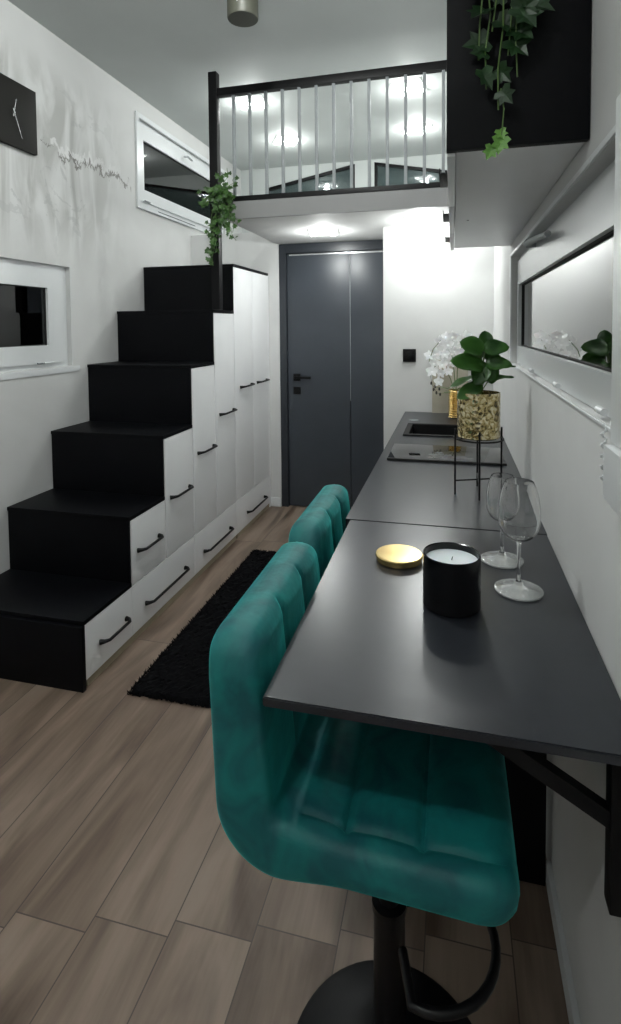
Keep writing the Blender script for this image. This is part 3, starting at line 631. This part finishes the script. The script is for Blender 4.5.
# ------------------------------------------------------------------ bar stools
def seat_shell():
    """padded shell swept along an L from the seat front to the top of the back; Y is the width"""
    path = []
    def P(x, z, tx, tz): path.append((Vector((x, 0, z)), Vector((tx, 0, tz)).normalized()))
    n1, n2, n3 = 64, 16, 52; R_ = 0.070; xb = -0.155
    for i in range(n1 + 1):
        f = i / n1; P(0.222 + (xb - 0.222) * f, -0.011 * (1 - f), -1, 0)
    for i in range(1, n2 + 1):
        a = math.radians(i * 86.0 / n2); P(xb - R_ * math.sin(a), R_ - R_ * math.cos(a), -math.cos(a), math.sin(a))
    p0, t0 = path[-1]
    for i in range(1, n3 + 1): q = p0 + t0 * (i * 0.298 / n3); P(q.x, q.z, t0.x, t0.z)
    n = len(path); S = [0.0]
    for i in range(1, n): S.append(S[-1] + (path[i][0] - path[i - 1][0]).length)
    T = S[-1]; b = bmesh.new(); rings = []; HW = 0.236; NY = 64; NC = 5; sB = S[n1]; sE = S[n1 + n2]
    for i in range(n):
        p, t = path[i]; nrm = Vector((t.z, 0, -t.x))
        s = S[i]; e0 = min(1.0, s / 0.045); e1 = min(1.0, (T - s) / 0.040)
        k0 = math.sqrt(max(0.0, 1 - (1 - e0) ** 2)); k1 = math.sqrt(max(0.0, 1 - (1 - e1) ** 2))
        m_s = min(1.0, max(0.0, (s - (sB - 0.12)) / 0.14)); th = (0.038 + 0.014 * m_s * m_s * (3 - 2 * m_s)) if s < sE else 0.052 - 0.008 * (s - sE) / (T - sE); sink = (1 - min(k0, k1)) * 0.030
        th2 = th - sink; c0 = min(1.0, s / 0.07); c1 = min(1.0, (T - s) / 0.085)
        hw = HW - 0.045 * (1 - math.sqrt(max(0.0, 1 - (1 - c0) ** 2))) - 0.060 * (1 - math.sqrt(max(0.0, 1 - (1 - c1) ** 2)))
        r = min(0.024, th2 * 0.8)
        pts = []
        for k in range(NY + 1): pts.append((-hw + r + (2 * hw - 2 * r) * k / NY, th2, 1))
        for k in range(1, NC): a = math.pi / 2 * k / NC; pts.append((hw - r + r * math.sin(a), th2 - r + r * math.cos(a), 0))
        pts += [(hw, th2 - r, 0), (hw + 0.003, 0.0, 0), (hw, -th2 + r, 0)]
        for k in range(1, NC): a = math.pi / 2 * k / NC; pts.append((hw - r + r * math.cos(a), -th2 + r - r * math.sin(a), 0))
        for k in range(0, NY + 1, 4): pts.append((hw - r - (2 * hw - 2 * r) * k / NY, -th2, 0))
        for k in range(1, NC): a = math.pi / 2 * k / NC; pts.append((-hw + r - r * math.sin(a), -th2 + r - r * math.cos(a), 0))
        pts += [(-hw, -th2 + r, 0), (-hw - 0.003, 0.0, 0), (-hw, th2 - r, 0)]
        for k in range(1, NC): a = math.pi / 2 * k / NC; pts.append((-hw + r - r * math.cos(a), th2 - r + r * math.sin(a), 0))
        ring = []
        for (y, off, top) in pts:
            if top:
                v = y / HW; e = min(1.0, (hw - r - abs(y)) / 0.03)
                if s < sB - 0.02:       # seat: padded panels with seams running across
                    g = sum(math.exp(-((s - q) / 0.0055) ** 2) for q in (0.150, 0.275)); fall = min(1, s / 0.05) * min(1, (sB - 0.02 - s) / 0.04)
                    off += (0.006 * abs(math.sin(math.pi * (s - 0.150) / 0.125)) - 0.010 * g) * e * max(0, fall)
                    # the padding is bordered by a seam that runs round the seat
                    off -= 0.005 * math.exp(-((hw - abs(y) - 0.045) / 0.005) ** 2)
                if s > sE:              # back: three upright channels
                    fall = min(1, (s - sE) / 0.04) * min(1, (T - s) / 0.035)
                    g = sum(math.exp(-((v - q) / 0.020) ** 2) for q in (-0.30, 0.30))
                    off += (0.007 * abs(math.cos(math.pi * v / 0.60)) ** 0.7 - 0.012 * g) * e * fall if abs(v) < 0.9 else 0
                if s > sB - 0.02 and s <= sE: off = min(off, 0.058)
            ring.append(b.verts.new(p + Vector((0, y, 0)) + nrm * off))
        rings.append(ring)
    m_ = len(rings[0])
    for a, c in zip(rings, rings[1:]):
        for k in range(m_): b.faces.new((a[k], a[(k + 1) % m_], c[(k + 1) % m_], c[k]))
    b.faces.new(rings[0]); b.faces.new(rings[-1][::-1])
    return b
def make_stool(x, y, label, seat_z=0.625):
    e = tag(empty('bar_stool', (x, y, 0)), label, 'bar stool', 'teal velvet bar stools at the table')
    o = link_mesh('seat_shell', seat_shell(), M['velvet'], e, True, (0.0, 0.028, seat_z))
    # piping seam round the side of the shell
    lathe('base', [(0.0, 0.0), (0.205, 0.0), (0.205, 0.006), (0.195, 0.012), (0.10, 0.022), (0.045, 0.034), (0.036, 0.06), (0.0, 0.06)], M['stool_black'], e, seg=64)
    lathe('column', [(0.0, 0.0605), (0.031, 0.0605), (0.031, 0.36), (0.034, 0.362), (0.034, 0.375), (0.020, 0.378), (0.020, 0.545), (0.0, 0.545)], M['stool_black'], e, seg=32)
    b = bmesh.new(); add_box(b, -0.11, 0.11, -0.10, 0.10, 0.5455, 0.552, 0.003); add_lathe(b, [(0.045, 0.52), (0.045, 0.5454)], (0, 0, 0), 24); link_mesh('mounting_plate', b, M['black_metal'], e, True)
    pts = [(0.03, -0.045, 0.33)] + [(0.075 + 0.125 * math.cos(a), 0.130 * math.sin(a), 0.33) for a in [math.radians(-100 + i * 10) for i in range(21)]] + [(0.03, 0.045, 0.33)]
    tube('footrest', pts, 0.009, M['stool_black'], e, 10)
    tube('lever', [(0.02, 0.03, 0.54), (0.03, 0.13, 0.535), (0.04, 0.20, 0.52)], 0.005, M['stool_black'], e, 8)
    return e
make_stool(-0.118, 1.047, 'teal velvet bar stool nearest the camera, tucked under the table')
make_stool(-0.150, 1.632, 'teal velvet bar stool behind the nearest one, beside worktop seam', 0.600)

# ------------------------------------------------------------------ candle, lid, wine glasses
cd = tag(empty('candle_jar', (-0.001, 1.190, CZ)), 'large white candle in glossy black cylindrical jar on the table', 'candle')
lathe('jar', [(0.0, 0.0005), (0.056, 0.0005), (0.0595, 0.004), (0.0595, 0.111), (0.058, 0.1125), (0.0555, 0.111), (0.0550, 0.090), (0.0, 0.090)], M['gloss_black'], cd, seg=64)
lathe('wax', [(0.0, 0.0905), (0.0545, 0.0905), (0.0545, 0.0985), (0.0525, 0.0975), (0.0, 0.0970)], M['wax'], cd, seg=48)
tube('wick', [(0, 0, 0.097), (0.001, 0, 0.101), (0.002, 0.001, 0.104)], 0.001, M['rubber'], cd, 6)
tag(lathe('jar_lid', [(0.0, 0.0005), (0.055, 0.0005), (0.057, 0.003), (0.057, 0.010), (0.059, 0.0115), (0.059, 0.016), (0.057, 0.018), (0.0, 0.0182)], M['gold'], None, (-0.130, 1.393, CZ), 64), 'round polished gold lid lying on the table beside candle', 'lid')
M['foot_glass'] = mat('frosted_crystal', (0.92, 0.94, 0.94), 0.12, Transmission_Weight=0.82)
def wine_glass(x, y, s, label):
    hS = 0.108 * s; R = 0.0415 * s; A = 2.47; HL = 0.050 * s; HU = 0.094 * s
    foot = [(0.0, 0.0005), (0.050, 0.0005), (0.052, 0.0020), (0.0515, 0.0045), (0.046, 0.0062), (0.040, 0.0060), (0.034, 0.0080), (0.022, 0.0105), (0.010, 0.016)]
    outer = foot + [(0.0052, 0.026), (0.0040, 0.05), (0.0040, hS - 0.012), (0.006, hS - 0.004)]
    def bowl(r, k, n): a = k / n * A; return (r * math.sin(a) ** 0.85, HL * (1 - math.cos(a)) if a < math.pi / 2 else HL - HU * math.cos(a))
    for k in range(1, 17):
        q = bowl(R, k, 16); outer.append((q[0] + 0.0012, hS + q[1]))
    inner = []
    for k in range(16, 0, -1):
        q = bowl(R, k, 16); inner.append((q[0], hS + 0.0025 + q[1] * 0.99))
    inner.append((0.0, hS + 0.0025)); top = outer[-1]
    g = tag(lathe('wine_glass', outer + [(top[0] - 0.0006, top[1] + 0.0008)] + inner, M['crystal'], None, (x, y, CZ), 56), label, 'wine glass', 'wine glasses on the table')
    g.data.materials.append(M['foot_glass'])
    for p in g.data.polygons:
        if p.center.z - CZ < 0.017: p.material_index = 1
    return g
wine_glass(0.143, 1.288, 1.06, 'empty clear wine glass on table, the nearer and larger of two')
wine_glass(0.121, 1.447, 0.93, 'empty clear wine glass on table, standing behind the other one')

# ------------------------------------------------------------------ leaf helpers
def add_leaf(bm, base, direc, up, L, W, fold=0.15, curl=0.25, n=8, shape='oval', notch=0.0):
    direc = Vector(direc).normalized(); up = Vector(up); side = direc.cross(up).normalized(); up = side.cross(direc).normalized()
    rows = []
    for i in range(n + 1):
        t = i / n
        if shape == 'round': w = W * (math.sin(math.pi * t ** 0.8) ** 0.55) if 0 < t < 1 else 0.0
        elif shape == 'oval': w = W * (math.sin(math.pi * min(1, t ** 0.85)) ** 0.75) if 0 < t < 1 else 0.0
        else: w = W * math.sin(math.pi * t) ** 0.6 * (1.15 - 0.7 * t) if 0 < t < 1 else 0.0
        c = Vector(base) + direc * (L * t) - up * (curl * L * t * t)
        row = []
        for q in (-1, -0.5, 0, 0.5, 1):
            row.append(bm.verts.new(c + side * (w * q) + up * (fold * w * abs(q) ** 1.4 + 0.03 * L * math.sin(t * 9 + q * 2) * abs(q))))
        rows.append(row)
    for a, b in zip(rows, rows[1:]):
        for k in range(4): bm.faces.new((a[k], a[k + 1], b[k + 1], b[k]))
IVY = [(0, 0), (0.30, -0.10), (0.52, 0.10), (0.34, 0.32), (0.50, 0.62), (0.22, 0.62), (0, 1.0), (-0.22, 0.62), (-0.50, 0.62), (-0.34, 0.32), (-0.52, 0.10), (-0.30, -0.10)]
def add_ivy_leaf(bm, base, direc, nrm, s):
    d_ = Vector(direc).normalized(); nrm = Vector(nrm); si = d_.cross(nrm).normalized(); nrm = si.cross(d_).normalized()
    c = bm.verts.new(Vector(base) + d_ * s * 0.32 - nrm * s * 0.06)
    vs = [bm.verts.new(Vector(base) + si * (p[0] * s) + d_ * (p[1] * s) + nrm * (s * 0.10 * abs(p[0]) * 2)) for p in IVY]
    for i in range(len(vs)): bm.faces.new((c, vs[i], vs[(i + 1) % len(vs)]))

# ------------------------------------------------------------------ fig-like plant in gold flecked glass pot on wire stand
px_, py_ = 0.088, 2.020
ws = tag(empty('plant_stand', (px_, py_, CZ)), 'thin black wire stand on the worktop carrying the gold glass pot', 'plant stand')
legs = [(-0.079, -0.030), (-0.006, -0.086), (0.084, 0.055), (-0.004, 0.078)]
legs = [(0.086 * math.cos(math.radians(a)), 0.086 * math.sin(math.radians(a))) for a in (203, 270, 23, 90)]
for lx, ly in legs: tube('leg', [(lx, ly, 0.001), (lx, ly, 0.232)], 0.0033, M['black_metal'], ws, 8)
b = bmesh.new(); add_tube(b, [(legs[0][0], legs[0][1], 0.050), (legs[2][0], legs[2][1], 0.050)], 0.0028, 8); add_tube(b, [(legs[1][0], legs[1][1], 0.0495), (legs[3][0], legs[3][1], 0.0495)], 0.0028, 8); link_mesh('cross_bar', b, M['black_metal'], ws, True)
b = bmesh.new(); add_tube(b, [(0.083 * math.cos(a), 0.083 * math.sin(a), 0.196) for a in [i * math.pi / 18 for i in range(36)]], 0.0030, 8, closed=True)
add_tube(b, [(legs[0][0], legs[0][1], 0.1955), (legs[2][0], legs[2][1], 0.1955)], 0.0025, 8); add_tube(b, [(legs[1][0], legs[1][1], 0.1955), (legs[3][0], legs[3][1], 0.1955)], 0.0025, 8)
link_mesh('ring', b, M['black_metal'], ws, True)
pt = tag(empty('potted_plant', (px_, py_, CZ + 0.1995)), 'broad-leaved green plant in a gold-flecked glass pot on wire stand', 'plant')
lathe('pot', [(0.0, 0.0), (0.068, 0.0), (0.072, 0.004), (0.072, 0.158), (0.0695, 0.158), (0.0690, 0.008), (0.0, 0.006)], M['foil'], pt, seg=56)
lathe('soil', [(0.0, 0.0065), (0.050, 0.0065), (0.058, 0.118), (0.0, 0.124)], M['soil'], pt, seg=32)
b = bmesh.new()
U = 0.160   # rim height
# placed from the photo: (x, z) of the leaf base and tip relative to the pot, y spread
def PX(x, y): return ((x - 479) * 0.00331, 0.1555 + (393 - y) * 0.00348)
F_ = [((484, 351), (461, 341), 0.032, -0.02), ((483, 350), (508, 346), 0.028, 0.0), ((486, 349), (486, 331), 0.022, 0.03), ((484, 366), (452, 359), 0.031, -0.05),
      ((485, 363), (510, 363), 0.024, -0.03), ((481, 375), (449, 384), 0.017, -0.04), ((488, 371), (514, 364), 0.013, 0.0), ((486, 381), (511, 374), 0.018, -0.03),
      ((482, 383), (458, 395), 0.023, -0.07), ((485, 362), (476, 383), 0.028, -0.04), ((489, 364), (492, 382), 0.024, -0.03), ((480, 354), (476, 338), 0.024, 0.05), ((482, 360), (466, 350), 0.03, 0.07), ((486, 360), (503, 356), 0.03, 0.08)]
sb_ = bmesh.new()
for (a, c, w, yo) in F_:
    ax, az = PX(*a); cx_, cz_ = PX(*c); a = Vector((ax, yo * 0.3, az)); c = Vector((cx_, yo, cz_)); d_ = c - a
    upv = Vector((0.1, -0.80, 0.60)) if w > 0.02 else Vector((0.0, -0.35, 0.93))
    add_leaf(b, a, d_, upv, d_.length * 1.04, w * 1.18, 0.22, 0.10, 12, 'round')
    add_tube(sb_, [(0, 0, 0.12), (a.x * 0.5, a.y * 0.5, 0.12 + (a.z - 0.12) * 0.6), tuple(a + d_ * 0.1)], 0.0020, 6)
bmesh.ops.solidify(b, geom=b.faces[:], thickness=0.0008)
link_mesh('foliage', b, M['leaf_dark'], pt, 'all'); link_mesh('stem', sb_, M['stem_green'], pt, True)

# ------------------------------------------------------------------ orchid in gold ribbed vase, beige panel behind it
ov = tag(empty('orchid_plant', (0.018, 3.66, CZ)), 'white orchid in a ribbed gold vase at far end of worktop', 'plant')
pr_ = [(0.0, 0.001), (0.038, 0.001)]
for k in range(12): pr_ += [(0.039, 0.004 + k * 0.0148), (0.0455, 0.009 + k * 0.0148), (0.039, 0.0155 + k * 0.0148)]
b = bmesh.new(); add_lathe(b, pr_ + [(0.040, 0.182), (0.036, 0.182), (0.035, 0.150), (0.0, 0.150)], (0, 0, 0), 40)
for v in b.verts:
    a = math.atan2(v.co.y, v.co.x); r = math.hypot(v.co.x, v.co.y)
    if r > 0.037: f = 1 + 0.035 * math.cos(a * 12); v.co.x *= f; v.co.y *= f
link_mesh('vase', b, M['gold'], ov, True)
b = bmesh.new(); stems = []
for pts in ([(0, 0, 0.15), (-0.01, 0, 0.30), (-0.03, -0.01, 0.45), (-0.09, -0.02, 0.50), (-0.14, -0.03, 0.44), (-0.165, -0.03, 0.36)], [(0.005, 0, 0.15), (0.01, 0, 0.30), (0.02, 0.01, 0.42), (0.06, 0.0, 0.50), (0.11, 0.0, 0.47)], [(-0.005, -0.01, 0.15), (-0.03, -0.02, 0.25), (-0.08, -0.03, 0.34), (-0.13, -0.035, 0.33), (-0.155, -0.04, 0.27)]):
    add_tube(b, pts, 0.0025, 6); stems.append(pts)
link_mesh('stem', b, M['stem_green'], ov, True)
b = bmesh.new()
for k in range(9):
    a = k * 0.72; add_leaf(b, (0, 0, 0.155), (math.cos(a), math.sin(a) * 0.7, 0.65 + 0.3 * math.sin(k * 2)), (0, 0, 1), random.uniform(0.07, 0.12), 0.010, 0.2, 0.5, 7, 'x')
link_mesh('foliage', b, M['stem_green'], ov, 'all')
def blossom(bm, c, nrm, s):
    nrm = Vector(nrm).normalized(); a = Vector((0, 0, 1)); s1 = nrm.cross(a).normalized(); s2 = s1.cross(nrm)
    for k in range(5):
        t = k * 2 * math.pi / 5 + math.pi / 2; w = s * (0.46 if k in (1, 4) else 0.30)
        dr = s1 * math.cos(t) + s2 * math.sin(t)
        add_leaf(bm, c, dr + nrm * 0.25, nrm, s, w, 0.12, 0.15, 5)
    add_leaf(bm, c, nrm - s2 * 0.5, s2, s * 0.45, s * 0.18, 0.3, 0.2, 4)
spots_ = [(-0.10, -0.02, 0.49), (-0.05, -0.03, 0.47), (-0.02, -0.03, 0.52), (0.03, -0.02, 0.50), (0.07, -0.02, 0.47), (0.10, -0.02, 0.44), (-0.12, -0.03, 0.41), (-0.165, -0.03, 0.40), (-0.07, -0.04, 0.41), (-0.01, -0.04, 0.43),
          (0.03, -0.04, 0.42), (-0.13, -0.03, 0.35), (-0.08, -0.05, 0.345), (-0.03, -0.045, 0.36), (0.02, -0.045, 0.36), (-0.145, -0.04, 0.30), (-0.09, -0.05, 0.29), (-0.045, -0.05, 0.30), (0.06, -0.03, 0.38), (0.11, -0.02, 0.39), (-0.06, 0.01, 0.52), (0.06, 0.02, 0.52), (-0.105, -0.05, 0.235)]
b = bmesh.new()
for (x, y, z) in spots_: blossom(b, (x, y, z), (random.uniform(-.5, .4), -1, random.uniform(-.2, .4)), random.uniform(0.032, 0.044))
link_mesh('blossoms', b, M['petal'], ov, 'all')
b = bmesh.new()
for (x, y, z) in ((-0.150, -0.045, 0.225), (-0.135, -0.05, 0.185), (-0.118, -0.05, 0.165), (-0.10, -0.05, 0.19), (-0.125, -0.05, 0.205), (-0.095, -0.05, 0.155)):
    bmesh.ops.create_icosphere(b, subdivisions=2, radius=0.008, matrix=Matrix.Translation((x, y, z)) @ Matrix.Diagonal((0.8, 0.8, 1.5, 1)))
add_tube(b, [(-0.155, -0.04, 0.27), (-0.145, -0.045, 0.22), (-0.13, -0.05, 0.19), (-0.115, -0.05, 0.165), (-0.095, -0.05, 0.155)], 0.0012, 5)
link_mesh('bud', b, M['bud'], ov, True)
bp_ = tag(box('beige_backboard', -0.135, 0.10, 3.835, 3.850, CZ + 0.001, CZ + 0.36, M['beige'], None, 0.002), 'plain beige board leaning on the end wall behind orchid', 'board')

# ------------------------------------------------------------------ ivy plants
def ivy_strands(root, strands, m, seed, leaf=(0.016, 0.028), density=0.016, facing=(0.2, -1, 0.2), jit=0.018):
    rnd = random.Random(seed); sb = bmesh.new(); lb = bmesh.new()
    for pts in strands:
        P = [Vector(p) for p in pts]; add_tube(sb, P, 0.0016, 5)
        for a, c in zip(P, P[1:]):
            L = (c - a).length; k = max(1, int(L / density))
            for i in range(k):
                p = a.lerp(c, (i + rnd.random()) / k); an = rnd.uniform(0, 6.28)
                off = Vector((math.cos(an), math.sin(an) * 0.7 - 0.2, rnd.uniform(-0.4, 0.3))) * jit * rnd.uniform(0.4, 1.3)
                dr = Vector((rnd.uniform(-1, 1), rnd.uniform(-.5, .2), rnd.uniform(-1.3, 0.3)))
                nr = Vector(facing) + Vector((rnd.uniform(-.7, .7), rnd.uniform(-.5, .5), rnd.uniform(-.5, .7)))
                add_ivy_leaf(lb, p + off, dr, nr, rnd.uniform(*leaf))
    link_mesh('stem', sb, M['stem_green'], root, True)
    return link_mesh('foliage', lb, m, root)
iv = tag(empty('ivy_plant', (-1.372, 3.262, 2.290)), 'trailing green ivy in a small dark pot on railing post corner', 'plant')
lathe('pot', [(0.0, -0.03), (0.030, -0.03), (0.040, 0.045), (0.036, 0.045), (0.030, 0.0), (0.0, 0.0)], M['rubber'], iv, (0.0, -0.006, 0), 28)
rn = random.Random(5); S_ = []
def wig(x0, z0, x1, z1, y=-0.045, n=5):
    return [(x0 + (x1 - x0) * k / n + rn.uniform(-.012, .012), y + rn.uniform(-.02, .01), z0 + (z1 - z0) * k / n) for k in range(n + 1)]
for k in range(8): S_.append(wig(rn.uniform(-.03, .03), 0.05, rn.uniform(-.10, .09), rn.uniform(-.02, .10), -0.03))
for k in range(9): S_.append(wig(rn.uniform(-.05, .04), 0.04, rn.uniform(-.08, .05), rn.uniform(-.20, -.10), -0.04))
S_ += [wig(-.03, .03, -.13, -.04), wig(-.03, .06, -.14, .05), wig(-.05, -.1, -.06, -.40, -0.055, 7), wig(-.03, -.1, -.09, -.38, -0.055, 7), wig(-.02, -.1, -.045, -.33, -0.05, 6), wig(.02, -.08, .085, -.26), wig(.03, 0.0, .075, -.21), wig(0.01, .05, 0.03, .19, -0.01), wig(.02, .05, .08, .13, -0.01), wig(-.02, .05, -.03, .14, -0.01)]
ivy_strands(iv, S_, M['ivy'], 3, (0.024, 0.042), 0.021, (0.2, -1, 0.2), 0.026)
ivb = tag(empty('hanging_ivy', (0.10, 1.30, 2.625)), 'shade-darkened green ivy hanging in front of the black cabinet end', 'plant')
lathe('pot', [(0.0, 0.0), (0.045, 0.0), (0.060, 0.10), (0.055, 0.10), (0.048, 0.07), (0.0, 0.07)], M['rubber'], ivb, (0, 0, 0), 28)
def hang(x, zend, zst=0.11): 
    pts = [(0, -0.02, zst), (x * 0.4, -0.09, zst + 0.03), (x * 0.7, -0.115, 0.0)]
    n = 9
    for k in range(1, n + 1): pts.append((x * (0.7 + 0.3 * k / n) + rn.uniform(-.008, .008), -0.118 + rn.uniform(-.008, .002), zend * k / n))
    return pts
S2 = [hang(-0.01, -0.70), hang(-0.035, -0.66), hang(0.01, -0.60), hang(0.035, -0.56), hang(-0.055, -0.60), hang(0.06, -0.46), hang(-0.02, -0.55), hang(0.02, -0.64)]
ivy_strands(ivb, S2, M['ivy_shaded'], 11, (0.034, 0.060), 0.045, (0.0, -1, 0.2), 0.014)
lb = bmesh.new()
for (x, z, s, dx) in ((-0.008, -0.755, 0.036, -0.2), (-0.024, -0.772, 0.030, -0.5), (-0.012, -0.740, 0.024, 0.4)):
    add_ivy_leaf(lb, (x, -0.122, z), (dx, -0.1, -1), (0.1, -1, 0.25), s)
M['lit_leaf'] = noisy('lit_ivy_leaf', (0.08, 0.22, 0.03), (0.16, 0.36, 0.06), 26, 0.45)  # lighter copy of the ivy green, light painted onto the lowest leaves
link_mesh('lit_leaf', lb, M['lit_leaf'], ivb)
tube('tip_stem', [(-0.01, -0.12, -0.66), (-0.004, -0.121, -0.70), (-0.008, -0.121, -0.755)], 0.0014, M['stem_green'], ivb, 6)
